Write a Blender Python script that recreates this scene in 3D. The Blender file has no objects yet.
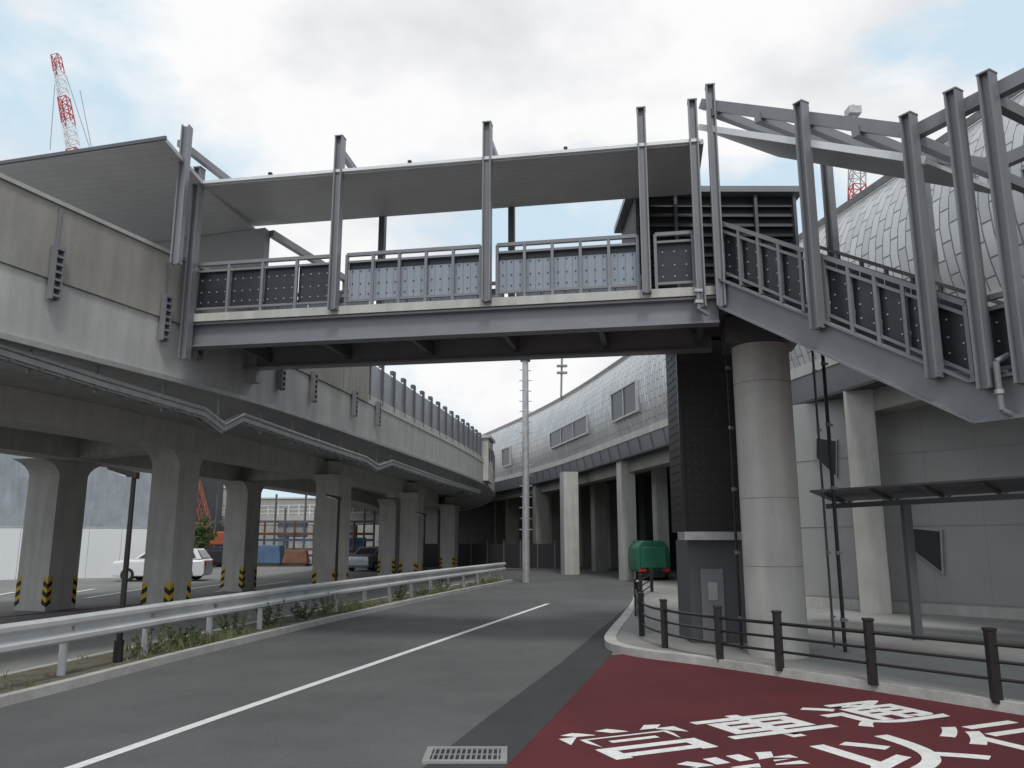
import bpy, bmesh, math, random
from mathutils import Vector
random.seed(7)
S=1.2; F=800.0; PIT=math.atan(156/800.0); CP=math.cos(PIT); SP=math.sin(PIT); H=1.6
C=bpy.context.scene.collection
def V(*a): return Vector(a)
def ray(px,py):
    X=(px-512)/F; Y=(384-py)/F
    return V(X, CP-Y*SP, SP+Y*CP)
def at(px,py,z=0.0):
    r=ray(px,py); t=(z-H)/r.z
    return V(r.x*t, r.y*t, z)
def aty(px,py,y):
    r=ray(px,py); t=y/r.y
    return V(r.x*t, y, H+r.z*t)
# ---------------------------------------------------------------- materials
def mat(name,col,rough=.7,metal=0.,var=.15,scale=3.,bump=0.,bscale=60.,streak=False,fine=0.,stain=0.):
    m=bpy.data.materials.new(name); m.use_nodes=True; nt=m.node_tree; n=nt.nodes; l=nt.links
    b=n['Principled BSDF']; b.inputs['Roughness'].default_value=rough; b.inputs['Metallic'].default_value=metal
    tc=n.new('ShaderNodeTexCoord')
    nz=n.new('ShaderNodeTexNoise'); nz.inputs['Scale'].default_value=scale; nz.inputs['Detail'].default_value=6; nz.inputs['Roughness'].default_value=.65
    l.new(tc.outputs['Object'],nz.inputs[0])
    cr=n.new('ShaderNodeValToRGB'); cr.color_ramp.elements[0].position=.3; cr.color_ramp.elements[1].position=.7
    cr.color_ramp.elements[0].color=(*[c*(1-var) for c in col],1); cr.color_ramp.elements[1].color=(*[min(1,c*(1+var)) for c in col],1)
    l.new(nz.outputs['Fac'],cr.inputs[0]); out=cr.outputs[0]
    nf=n.new('ShaderNodeTexNoise'); nf.inputs['Scale'].default_value=bscale; nf.inputs['Detail'].default_value=3
    l.new(tc.outputs['Object'],nf.inputs[0])
    def mod(sock,lo,hi,a,bb,out):
        mr=n.new('ShaderNodeMapRange'); mr.inputs[1].default_value=lo; mr.inputs[2].default_value=hi; mr.inputs[3].default_value=a; mr.inputs[4].default_value=bb
        l.new(sock,mr.inputs[0]); mx=n.new('ShaderNodeVectorMath'); mx.operation='SCALE'; l.new(out,mx.inputs[0]); l.new(mr.outputs[0],mx.inputs['Scale']); return mx.outputs[0]
    if fine: out=mod(nf.outputs['Fac'],.3,.7,1-fine,1+fine,out)
    if streak:
        mp=n.new('ShaderNodeMapping'); mp.inputs['Scale'].default_value=(3.,3.,.3); l.new(tc.outputs['Object'],mp.inputs[0])
        ns=n.new('ShaderNodeTexNoise'); ns.inputs['Scale'].default_value=1.6; ns.inputs['Detail'].default_value=5; l.new(mp.outputs[0],ns.inputs[0])
        out=mod(ns.outputs['Fac'],.35,.65,.9,1.06,out)
    if stain:
        ns=n.new('ShaderNodeTexNoise'); ns.inputs['Scale'].default_value=.22; ns.inputs['Detail'].default_value=8; ns.inputs['Roughness'].default_value=.7; l.new(tc.outputs['Object'],ns.inputs[0])
        out=mod(ns.outputs['Fac'],.35,.65,1-stain,1+stain,out)
    l.new(out,b.inputs['Base Color'])
    if bump:
        bp=n.new('ShaderNodeBump'); bp.inputs['Strength'].default_value=bump; bp.inputs['Distance'].default_value=.02
        l.new(nf.outputs['Fac'],bp.inputs['Height']); l.new(bp.outputs[0],b.inputs['Normal'])
    return m
def linemat(name,col,dark,axis_scale,rough=.5,metal=.0,vec=(1,0,0),duty=.06,var=.08):
    m=mat(name,col,rough,metal,var,1.5); nt=m.node_tree; n=nt.nodes; l=nt.links; b=n['Principled BSDF']
    src=b.inputs['Base Color'].links[0].from_socket
    tc=n.new('ShaderNodeTexCoord'); d=n.new('ShaderNodeVectorMath'); d.operation='DOT_PRODUCT'; d.inputs[1].default_value=vec
    l.new(tc.outputs['Object'],d.inputs[0])
    mu=n.new('ShaderNodeMath'); mu.operation='MULTIPLY'; mu.inputs[1].default_value=axis_scale; l.new(d.outputs['Value'],mu.inputs[0])
    fr=n.new('ShaderNodeMath'); fr.operation='FRACT'; l.new(mu.outputs[0],fr.inputs[0])
    lt=n.new('ShaderNodeMath'); lt.operation='LESS_THAN'; lt.inputs[1].default_value=duty; l.new(fr.outputs[0],lt.inputs[0])
    mx=n.new('ShaderNodeMix'); mx.data_type='RGBA'; l.new(lt.outputs[0],mx.inputs[0]); l.new(src,mx.inputs[6]); mx.inputs[7].default_value=(*dark,1)
    l.new(mx.outputs[2],b.inputs['Base Color']); return m
M={}
M['asphalt']=mat('asphalt',(.118,.118,.118),.92,0,.10,.5,.5,140,fine=.32,stain=.20)
M['asphalt_dark']=mat('asphalt_dark',(.048,.048,.05),.92,0,.15,.8,.5,140,fine=.3,stain=.15)
M['ground']=mat('ground_asphalt',(.19,.188,.182),.95,0,.2,.2,.3,90,fine=.2)
M['pave']=mat('paving',(.29,.285,.275),.9,0,.12,.7,.3,70,fine=.12,stain=.14)
M['kerb']=mat('kerb_concrete',(.48,.47,.445),.85,0,.2,3,.3,60,fine=.1)
M['red']=mat('red_asphalt',(.105,.013,.018),.92,0,.14,.9,.5,140,fine=.38,stain=.2)
M['paint']=mat('road_paint',(.76,.755,.735),.7,0,.12,8,0,90,fine=.16)
M['oldpaint']=mat('worn_paint',(.58,.58,.57),.8,0,.25,9,0,90,fine=.25)
M['oldred']=mat('worn_red_paint',(.22,.07,.06),.8,0,.25,4,0,90,fine=.2)
M['earth']=mat('verge_earth',(.15,.135,.10),.95,0,.35,3,.6,40,fine=.3)
M['conc']=mat('concrete',(.52,.505,.475),.85,0,.08,1.6,.25,50,streak=True,fine=.06,stain=.06)
M['conc_l']=mat('concrete_light',(.51,.495,.465),.85,0,.08,1.6,.2,50,streak=True,fine=.06,stain=.08)
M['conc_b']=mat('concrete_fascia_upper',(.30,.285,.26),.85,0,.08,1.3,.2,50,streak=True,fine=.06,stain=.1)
M['conc_f']=mat('concrete_fascia_lower',(.43,.425,.415),.85,0,.08,1.1,.2,50,streak=True,fine=.05,stain=.1)
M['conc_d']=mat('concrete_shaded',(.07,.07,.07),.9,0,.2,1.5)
M['joint']=mat('joint_sealant',(.15,.15,.15),.8,0,.1,3)
M['steel']=mat('painted_steel',(.225,.228,.245),.42,.12,.07,2.5,.05,30,stain=.08)
M['steel_d']=mat('painted_steel_dark',(.105,.107,.117),.5,.1,.1,2)
M['galv']=mat('galvanised_steel',(.44,.445,.45),.45,.35,.18,5)
M['rail_w']=mat('guard_rail_white',(.60,.605,.61),.45,.1,.12,1.5,.05,20,stain=.15)
M['white']=mat('white_metal',(.75,.76,.77),.4,.1,.06,3)
M['black']=mat('dark_brown_paint',(.022,.018,.018),.4,.1,.2,4)
M['dark']=mat('dark_panel',(.022,.022,.025),.6,0,.2,3)
M['soffit']=linemat('roof_soffit',(.52,.52,.53),(.43,.43,.44),5.,.5,.0,(.1786,.984,0),.10)
M['wallc']=mat('canopy_wall',(.34,.343,.35),.6,0,.08,1)
M['panel_b']=linemat('railing_panel_blue',(.29,.32,.365),(.19,.21,.245),8.,.3,.1,(.984,-.1786,0),.12)
M['panel_d']=mat('railing_panel_dark',(.032,.035,.043),.3,.1,.2,3)
M['bolt']=mat('bolt_metal',(.5,.51,.53),.4,.3,.05)
M['stud']=mat('stud_metal',(.09,.085,.085),.4,.4,.05)
M['glass']=mat('window_glass',(.03,.035,.045),.08,0,.2,1)
M['pane']=mat('dark_window_pane',(.022,.025,.032),.35,0,.2,1)
M['glass_b']=mat('barrier_panel',(.29,.305,.33),.25,.1,.12,1)
M['yellow']=mat('yellow_tape',(.65,.42,.02),.6,0,.1,5)
M['blk']=mat('black_tape',(.012,.012,.012),.6,0,.1,5)
M['wallp']=linemat('wall_panel',(.37,.365,.36),(.29,.285,.28),.8,.55,.0,(.657,-.754,0),.012,.05)
M['hoard']=mat('white_hoarding',(.70,.715,.73),.5,0,.05,.4)
M['sheet']=mat('blue_grey_sheet',(.27,.295,.325),.85,0,.22,.5,streak=True)
M['redp']=mat('red_paint',(.5,.05,.035),.5,0,.1,2)
M['orange']=mat('orange_paint',(.30,.075,.03),.5,0,.1,2)
M['rust']=mat('rusty_steel',(.14,.06,.035),.7,.1,.3,2)
M['bluep']=mat('blue_sheet',(.05,.10,.18),.6,0,.25,1.5)
M['green']=mat('green_paint',(.02,.15,.09),.45,0,.15,2)
M['rubber']=mat('tyre_rubber',(.015,.015,.016),.8,0,.1,5)
M['carw']=mat('white_car_paint',(.70,.71,.73),.25,.1,.03,1)
M['cars']=mat('silver_car_paint',(.35,.36,.38),.3,.5,.03,1)
M['light_r']=mat('red_lens',(.55,.02,.02),.2,0,.05)
M['light_w']=mat('clear_lens',(.7,.72,.75),.15,.2,.05)
M['leaf']=mat('leaf_green',(.06,.10,.03),.7,0,.4,2.5)
M['leaf2']=mat('weed_green',(.15,.165,.075),.7,0,.4,3)
M['bark']=mat('bark',(.08,.06,.045),.9,0,.3,6)
M['mesh']=linemat('shaft_panel',(.024,.020,.020),(.012,.011,.011),2.5,.55,.1,(0,0,1),.04)
def cladding():
    m=bpy.data.materials.new('silver_scale_cladding'); m.use_nodes=True; n=m.node_tree.nodes; l=m.node_tree.links; b=n['Principled BSDF']
    uv=n.new('ShaderNodeTexCoord'); br=n.new('ShaderNodeTexBrick')
    mpp=n.new('ShaderNodeMapping'); mpp.inputs['Rotation'].default_value=(0,0,math.pi/2); l.new(uv.outputs['UV'],mpp.inputs[0]); l.new(mpp.outputs[0],br.inputs[0])
    br.inputs['Color1'].default_value=(.44,.445,.45,1); br.inputs['Color2'].default_value=(.58,.585,.59,1); br.inputs['Mortar'].default_value=(.19,.193,.198,1)
    br.inputs['Scale'].default_value=1; br.inputs['Brick Width'].default_value=.62; br.inputs['Row Height'].default_value=.24; br.inputs['Mortar Size'].default_value=.02; br.inputs['Mortar Smooth'].default_value=.5
    l.new(br.outputs['Color'],b.inputs['Base Color']); b.inputs['Metallic'].default_value=.4; b.inputs['Roughness'].default_value=.4
    bp=n.new('ShaderNodeBump'); bp.inputs['Strength'].default_value=.8; bp.inputs['Distance'].default_value=.03; bp.invert=True
    l.new(br.outputs['Fac'],bp.inputs['Height']); l.new(bp.outputs[0],b.inputs['Normal']); return m
M['clad']=cladding()
# ---------------------------------------------------------------- mesh builder
class MB:
    def __init__(s): s.v=[]; s.f=[]; s.uv={}
    def add(s,vs,fs):
        o=len(s.v); s.v+=[Vector(p) for p in vs]; s.f+=[tuple(i+o for i in f) for f in fs]; return s
    def hexa(s,b,t):
        return s.add(b+t,[(3,2,1,0),(4,5,6,7),(0,1,5,4),(1,2,6,5),(2,3,7,6),(3,0,4,7)])
    def box(s,c,d,rz=0.):
        c=Vector(c); x=V(math.cos(rz),math.sin(rz),0)*d[0]/2; y=V(-math.sin(rz),math.cos(rz),0)*d[1]/2; z=V(0,0,d[2]/2)
        return s.hexa([c-x-y-z,c+x-y-z,c+x+y-z,c-x+y-z],[c-x-y+z,c+x-y+z,c+x+y+z,c-x+y+z])
    def frus(s,c,d0,d1,z0,z1,rz=0.):
        def ring(d,z):
            x=V(math.cos(rz),math.sin(rz),0)*d[0]/2; y=V(-math.sin(rz),math.cos(rz),0)*d[1]/2; q=V(c[0],c[1],z)
            return [q-x-y,q+x-y,q+x+y,q-x+y]
        return s.hexa(ring(d0,z0),ring(d1,z1))
    def beam(s,p0,p1,w,h):
        p0=Vector(p0);p1=Vector(p1); d=(p1-p0).normalized()
        sd=d.cross(V(0,0,1))
        if sd.length<1e-3: sd=V(1,0,0)
        sd.normalize(); up=sd.cross(d).normalized(); a=sd*w/2; b=up*h/2
        return s.hexa([p0-a-b,p0+a-b,p0+a+b,p0-a+b],[p1-a-b,p1+a-b,p1+a+b,p1-a+b])
    def cyl(s,p0,p1,r,n=10,r1=None):
        p0=Vector(p0);p1=Vector(p1); r1=r if r1 is None else r1; d=(p1-p0).normalized()
        a=d.cross(V(0,0,1))
        if a.length<1e-3: a=V(1,0,0)
        a.normalize(); b=d.cross(a); vs=[]
        for k in range(n):
            t=2*math.pi*k/n; e=a*math.cos(t)+b*math.sin(t); vs+=[p0+e*r,p1+e*r1]
        fs=[(2*k,2*((k+1)%n),2*((k+1)%n)+1,2*k+1) for k in range(n)]
        fs+=[tuple(2*k for k in range(n))[::-1],tuple(2*k+1 for k in range(n))]
        return s.add(vs,fs)
    def poly(s,pts):
        return s.add(pts,[tuple(range(len(pts)))])
    def prism(s,pts,vec):
        n=len(pts); vec=Vector(vec); pts=[Vector(p) for p in pts]
        fs=[tuple(range(n))[::-1],tuple(range(n,2*n))]+[(k,(k+1)%n,n+(k+1)%n,n+k) for k in range(n)]
        return s.add(pts+[p+vec for p in pts],fs)
    def sweep(s,path,prof,closed=True,uv=False):
        P=[Vector((p[0],p[1],0)) for p in path]; n=len(P); m=len(prof); o=len(s.v); L=[0]
        for i in range(1,n): L.append(L[-1]+(P[i]-P[i-1]).length)
        A=[0]
        for i in range(1,m): A.append(A[-1]+math.dist(prof[i],prof[i-1]))
        for i in range(n):
            d=(P[min(i+1,n-1)]-P[max(i-1,0)]).normalized(); nl=V(-d.y,d.x,0)
            for j,(a,z) in enumerate(prof):
                if uv: s.uv[len(s.v)]=(L[i],A[j])
                s.v.append(P[i]+nl*a+V(0,0,z))
        for i in range(n-1):
            for j in range(m if closed else m-1):
                k=(j+1)%m; s.f.append((o+i*m+j,o+(i+1)*m+j,o+(i+1)*m+k,o+i*m+k))
        if closed:
            s.f.append(tuple(o+j for j in range(m))); s.f.append(tuple(o+(n-1)*m+j for j in range(m))[::-1])
        return s
ORG={}
def obj(name,mb,material,parent=None,smooth=False,bevel=0.,label=None):
    me=bpy.data.meshes.new(name); org=ORG.get(parent.name,V(0,0,0)) if parent else V(0,0,0)
    me.from_pydata([(p-org)*S for p in mb.v],[],mb.f); me.materials.append(M[material]); me.validate()
    if mb.uv:
        ul=me.uv_layers.new(name='UVMap')
        for lp in me.loops: ul.data[lp.index].uv=mb.uv.get(lp.vertex_index,(0,0))
    bm=bmesh.new(); bm.from_mesh(me); bmesh.ops.recalc_face_normals(bm,faces=bm.faces); bm.to_mesh(me); bm.free()
    if smooth:
        for p in me.polygons: p.use_smooth=True
        me.set_sharp_from_angle(angle=math.radians(35))
    o=bpy.data.objects.new(name,me); C.objects.link(o)
    if parent: o.parent=parent
    ORG[o.name]=org
    if bevel:
        bv=o.modifiers.new('bevel','BEVEL'); bv.width=bevel*S; bv.segments=2; bv.limit_method='ANGLE'
    if label: o['label']=label
    return o
def thing(name,label,cat,loc=(0,0,0),group=None):
    o=bpy.data.objects.new(name,None); C.objects.link(o); o.location=Vector(loc)*S; o['label']=label; o['category']=cat
    if group: o['group']=group
    ORG[o.name]=Vector(loc); return o
def tag(o,label,cat,group=None,kind=None):
    o['label']=label; o['category']=cat
    if group: o['group']=group
    if kind: o['kind']=kind
    return o
def struct(name,mb,m,label=None,**k):
    o=obj(name,mb,m,**k); o['kind']='structure'
    if label: o['label']=label
    return o
def smoothpath(pts,n=8):
    P=[Vector((p[0],p[1],0)) for p in pts]; P=[P[0]*2-P[1]]+P+[P[-1]*2-P[-2]]; out=[]
    for i in range(1,len(P)-2):
        a,b,c,d=P[i-1:i+3]
        for k in range(n):
            t=k/n; out.append(.5*((2*b)+(c-a)*t+(2*a-5*b+4*c-d)*t*t+(3*b-a-3*c+d)*t**3))
    out.append(P[-2]); return [(p.x,p.y) for p in out]
def offs(path,a):
    P=[Vector((p[0],p[1],0)) for p in path]; out=[]
    for i in range(len(P)):
        d=(P[min(i+1,len(P)-1)]-P[max(i-1,0)]).normalized(); q=P[i]+V(-d.y,d.x,0)*a; out.append((q.x,q.y))
    return out
def onpath(path,px,py=384):
    r=ray(px,py); k=r.x/r.y
    for a,b in zip(path[:-1],path[1:]):
        fa=a[0]-k*a[1]; fb=b[0]-k*b[1]
        if fa*fb<=0 and max(a[1],b[1])>0.5 and a!=b:
            t=fa/(fa-fb); d=(Vector(b)-Vector(a)).normalized()
            return Vector((a[0]+(b[0]-a[0])*t,a[1]+(b[1]-a[1])*t,0)),V(d[0],d[1],0)
    return Vector((path[-1][0],path[-1][1],0)),V(0,1,0)
def walk(path,step,start=0.):
    out=[]; acc=start
    for a,b in zip(path[:-1],path[1:]):
        a=Vector((a[0],a[1],0)); b=Vector((b[0],b[1],0)); L=(b-a).length
        if L<1e-6: continue
        d=(b-a).normalized()
        while acc<=L: out.append((a+d*acc,d)); acc+=step
        acc-=L
    return out
# ---------------------------------------------------------------- ground
g=MB(); g.poly([V(-900,-200,0),V(900,-200,0),V(900,1500,0),V(-900,1500,0)]); struct('ground',g,'ground','grey asphalt and bare ground reaching the horizon')
railp=smoothpath([at(-330,790)[:2],at(-80,720)[:2],at(48,688)[:2],at(190,652)[:2],at(330,619)[:2],at(430,597)[:2],at(505,582)[:2]])
kerbl=offs(railp,-.32)
rightp=[at(x,y)[:2] for x,y in [(360,1000),(505,768),(560,710),(612,655),(618,640),(630,618),(639,600),(640,580)]]
road=MB(); pts=[V(x,y,.004) for x,y in rightp]+[V(9,46,.004),V(3,62,.004),V(-6,75,.004),V(-9,62,.004),V(-2,44,.004)]+[V(x,y,.004) for x,y in kerbl[::-1]]+[V(-6,-3,.004),V(1,-3,.004)]
road.poly(pts); struct('road',road,'asphalt','grey asphalt road curving away under the footbridge')
dk=MB(); dk.poly([V(*at(x,y)[:2],.008) for x,y in [(250,900),(415,775),(490,716),(560,664),(600,630),(632,603),(637,598),(630,616),(617,640),(611,656),(560,711),(505,769),(400,900)]]); struct('road_edge_strip',dk,'asphalt_dark','dark newer asphalt strip beside the red paving')
islandpx=[(640,578),(639,600),(630,618),(617,636),(613,646),(622,652),(650,658),(720,667),(873,690),(1024,714),(1250,748)]
island=smoothpath([at(x,y)[:2] for x,y in islandpx],5)
rd=MB(); rp=[(x,y) for x,y in island if at(612,656)[1]>=y-.25]
rd.poly([V(*at(505,769)[:2],.012),V(*at(560,711)[:2],.012),V(*at(611,656)[:2],.012)]+[V(x,y,.012) for x,y in rp if x>at(612,656)[0]+.1]+[V(9,-2,.012),V(.2,-2,.012),V(*at(400,900)[:2],.012)])
struct('red_pavement',rd,'red','dark red surfaced lane with white painted characters')
sw=MB(); sw.prism([V(x,y,0) for x,y in island]+[V(16,6,0),V(16,16,0),V(12,26,0),V(6.3,36,0)],(0,0,.1)); struct('sidewalk',sw,'pave','grey pavement island on the right below the stairs')
kb=MB(); kb.sweep(island,[(.05,.0),(.05,.112),(-.13,.112),(-.13,0)]); struct('kerb',kb,'kerb','pale concrete kerb curving around the pavement island')
kl=MB(); kl.sweep(kerbl,[(0,0),(0,.1),(.12,.1),(.12,0)]); struct('kerb_left',kl,'kerb','concrete kerb along the guard rail side of the road')
vg=MB(); vg.sweep(kerbl,[(.121,0),(.121,.085),(1.0,.085),(1.0,0)]); struct('verge',vg,'earth','weedy earth verge under the guard rail')
kl2=MB(); kl2.sweep(kerbl,[(1.001,0),(1.001,.095),(1.1,.095),(1.1,0)]); struct('kerb_path',kl2,'kerb','thin concrete edging behind the weedy verge')
lp=MB(); lp.sweep(kerbl,[(1.11,.006),(3.3,.006)],closed=False); struct('path_left',lp,'pave','pale paved footpath between verge and viaduct columns')
def ground_line(pxs,w,z,name,m,label):
    P=smoothpath([at(x,y)[:2] for x,y in pxs],5); b=MB(); b.sweep(P,[(w/2,z),(-w/2,z)],closed=False); return struct(name,b,m,label)
ground_line([(-130,838),(75,768),(235,712),(400,655),(490,624),(548,604)],.11,.0085,'road_marking','paint','long white line down the middle of the road')
ground_line([(-20,619),(120,606),(220,597),(320,589)],.18,.010,'road_marking','oldred','dull red line across the car park')
ground_line([(-20,628),(120,613),(230,602),(330,593)],.2,.010,'road_marking','oldpaint','pale line along the car park edge')
for x in (-60,20,85,150,215,270):
    ground_line([(x,603-x*.05),(x+75,590-x*.04)],.2,.0135,'road_marking','oldpaint','white parking bay line')
def glyph(ch,cx,cy,rot,w,h):
    cu=bpy.data.curves.new('painted_character','FONT'); cu.body=ch; cu.size=1.0; cu.align_x='CENTER'; cu.align_y='CENTER'; cu.offset=.02
    o=bpy.data.objects.new('painted_character',cu); C.objects.link(o)
    bpy.context.view_layer.update(); dg=bpy.context.evaluated_depsgraph_get()
    me=bpy.data.meshes.new_from_object(o.evaluated_get(dg)); C.objects.unlink(o); bpy.data.objects.remove(o)
    xs=[v.co.x for v in me.vertices]; ys=[v.co.y for v in me.vertices]
    if not xs: return
    mx,my=(max(xs)+min(xs))/2,(max(ys)+min(ys))/2; sx=w/(max(xs)-min(xs)); sy=h/max(.3,(max(ys)-min(ys))); c,s=math.cos(rot),math.sin(rot)
    for v in me.vertices:
        x=(v.co.x-mx)*sx; y=(v.co.y-my)*sy
        v.co=V((cx+x*c-y*s)*S,(cy+x*s+y*c)*S,.0175)
    me.materials.clear(); me.materials.append(M['paint'])
    ob=bpy.data.objects.new('road_marking',me); C.objects.link(ob); ob['kind']='structure'; ob['label']='white character painted on the red lane'
rot=math.radians(24); base=at(637,742); u=V(math.cos(rot),math.sin(rot),0); w_=V(math.sin(rot),-math.cos(rot),0)
for r,row in enumerate(['営車通','業以行']):
    for c,ch in enumerate(row):
        p=base+u*(1.3*c+.3*r)+w_*1.12*r; glyph(ch,p.x,p.y,rot,1.12,.88)
p=at(466,757); gt=thing('drain_grate','rectangular metal drain grate set in the dark asphalt strip','drain grate',(p.x,p.y,0))
b=MB()
for sx,sy,dx,dy in ((0,.19,.62,.05),(0,-.19,.62,.05),(.285,0,.05,.33),(-.285,0,.05,.33)): b.box(p+V(sx,sy,.012),(dx,dy,.026))
obj('frame',b,'pave',gt)
b=MB()
for k in range(13): b.box(p+V(-.24+k*.04,0,.012),(.014,.32,.02))
b.box(p+V(0,0,.011),(.52,.018,.021)); obj('grate_bars',b,'steel',gt)
b=MB(); b.box(p+V(0,0,.0105),(.52,.33,.004)); obj('drain_opening',b,'blk',gt)
# ---------------------------------------------------------------- guard rail
t=thing('guard_rail','long white corrugated guard rail on the left side of the road','guard rail',(railp[8][0],railp[8][1],0))
b=MB(); pr=[(0,.45),(-.05,.48),(-.05,.525),(0,.57),(0,.63),(-.05,.67),(-.05,.715),(0,.75),(.015,.75),(-.03,.71),(-.03,.675),(.02,.63),(.02,.57),(-.03,.525),(-.03,.485),(.015,.45)]
b.sweep(railp,pr); obj('rail_beam',b,'rail_w',t)
for q,d in walk(railp,1.62,.75):
    b=MB(); s=V(-d.y,d.x,0); c=q+s*.085; b.cyl(c,c+V(0,0,.7),.045,10); b.box(q+s*.04+V(0,0,.6),(.09,.08,.1),math.atan2(d.y,d.x)); obj('post',b,'rail_w',t)
def tuft(b,c,h,n,spread):
    for _ in range(n):
        a=random.uniform(0,6.28); r=random.uniform(0,spread); p=c+V(math.cos(a)*r,math.sin(a)*r,0); hh=h*random.uniform(.4,1); l=V(random.uniform(-1,1),random.uniform(-1,1),0)*hh*.5; s=V(random.uniform(-1,1),random.uniform(-1,1),0).normalized()*random.uniform(.004,.011)
        b.add([p-s,p+s,p+l*.4+V(0,0,hh*.6)+s*.8,p+l+V(0,0,hh)],[(0,1,2,3)])
b=MB()
for q,d in walk(kerbl,.045,.02):
    if q.y<3 or q.y>33: continue
    s=V(-d.y,d.x,0); dens=max(.06,math.sin(q.y*1.1+.6)*.5+.3+random.uniform(-.15,.15))
    for k in range(3):
        if random.random()<.6*dens: tuft(b,q+s*random.choice([random.uniform(.14,.35),random.uniform(.2,.98)])+V(0,0,.08),random.uniform(.05,.12+.2*dens),random.randint(5,12),.08)
tag(obj('grass',b,'leaf2'),'thin weeds and grass tufts growing along the verge','grass',kind='stuff')
wl=['low leafy weed beside the guard rail nearest the lamp post','bushy weed behind the kerb, second from the lamp post','leafy weed clump behind the kerb, middle of the verge','tall weed clump under the guard rail beyond the bridge shadow','small weed between two taller clumps','far weed clump near the rail end','farthest weed clump near the rail end','small weed near the nearest clumps']
for i,(px,py,h) in enumerate([(150,662,.4),(232,646,.5),(270,636,.5),(325,626,.55),(300,630,.36),(398,608,.4),(442,599,.4),(182,652,.34)]):
    q,d=onpath(offs(kerbl,.35),px,py); b=MB()
    for k in range(14):
        a=k*.7+i; r=random.uniform(.04,.2); e=q+V(math.cos(a)*r*1.8,math.sin(a)*r*1.8,.08+h*random.uniform(.5,1)); s0=q+V(math.cos(a)*r*.5,math.sin(a)*r*.5,.08); b.cyl(s0,e,.004,4)
        for j in range(20):
            c=s0.lerp(e,random.uniform(.15,1)); v=V(random.uniform(-1,1),random.uniform(-1,1),random.uniform(-.2,.8)).normalized(); w=v.cross(V(random.random(),random.random(),random.random())).normalized(); l=random.uniform(.03,.07)
            b.add([c,c+v*l*.5+w*l*.25,c+v*l,c+v*l*.5-w*l*.25],[(0,1,2,3)])
    tag(obj('weed_plant',b,'leaf' if i%3 else 'leaf2'),wl[i],'weed','weed clumps on the verge')
# ---------------------------------------------------------------- viaduct
vp=smoothpath([(-8.6,1.3),(-5.96,8.85),(-4.85,12),(-4.16,14.5),(-3.1,20.5),(-1.5,31),(-.95,38.5),(-1.2,47),(-3,60),(-8,78)],8)
va=thing('railway_viaduct','long elevated concrete railway viaduct running along the left side','viaduct',(-8,15,0))
b=MB(); b.sweep(vp,[(0,3.94),(0,4.77),(.25,4.77),(.25,4.12),(9.5,4.12),(9.5,3.98),(3.0,3.98),(.3,3.94)]); obj('deck',b,'conc_f',va)
near=[q for q in vp if q[1]<18.8]; far=[q for q in vp if q[1]>=18.0]
b=MB(); b.sweep(near,[(-.03,4.775),(-.03,5.74),(.22,5.74),(.22,4.775)]); obj('parapet_panel',b,'conc_b',va)
b=MB(); b.sweep(near,[(-.06,5.745),(-.06,5.8),(.25,5.8),(.25,5.745)]); obj('parapet_cap',b,'conc_f',va)
b=MB(); b.sweep(vp,[(-.05,3.88),(-.05,3.95),(-.003,3.95),(-.003,3.88)]); obj('drip_edge',b,'galv',va)
b=MB(); b.sweep(far,[(-.02,4.775),(-.02,4.98),(.2,4.98),(.2,4.775)]); obj('parapet_base',b,'conc_l',va)
b=MB(); b.sweep(far,[(.02,4.985),(.02,5.78),(.05,5.78),(.05,4.985)]); obj('barrier_glass',b,'glass_b',va)
for q,d in walk(far,.95,.1):
    if q.y>50: break
    b=MB(); a=math.atan2(d.y,d.x); b.box(q+V(0,0,5.4),(.045,.07,1.05),a); b.box(q+V(-d.y,d.x,0)*.05+V(0,0,5.9),(.14,.1,.1),a); obj('barrier_post',b,'steel_d',va)
for q,d in walk(near,2.6,.9):
    b=MB(); b.box(q+V(d.y,-d.x,0)*.031+V(0,0,5.25),(.014,.006,.95),math.atan2(d.y,d.x)); obj('panel_joint',b,'joint',va)
for k,o_ in enumerate((3.4,7.0)):
    b=MB(); b.sweep(vp,[(o_-.4,3.45),(o_-.4,3.975),(o_+.4,3.975),(o_+.4,3.45)]); obj('edge_beam',b,'conc',va)
def bracket(px,z0,z1,tall=None):
    q,d=onpath(vp,px); n=V(d.y,-d.x,0); a=math.atan2(d.y,d.x); b=MB()
    for s in (-.055,.055): b.box(q+n*.09+d*s+V(0,0,(z0+z1)/2),(.02,.09,z1-z0),a)
    k=z0+.05
    while k<z1: b.box(q+n*.09+V(0,0,k),(.1,.1,.03),a); k+=.1
    b.box(q+n*.05+V(0,0,(z0+z1)/2),(.08,.02,z1-z0),a)
    if tall: b.box(q+n*.045+V(0,0,(z1+tall)/2),(.03,.02,tall-z1),a)
    obj('wall_bracket',b,'steel',va)
for px,z0,z1,tl in [(38,4.5,5.2,5.7),(155,4.42,5.1,5.6),(191,4.3,5.0,None),(277,4.25,4.85,None),(310,4.25,4.85,None),(352,4.3,4.85,None),(376,4.3,4.9,None)]: bracket(px,z0,z1,tl)
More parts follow.
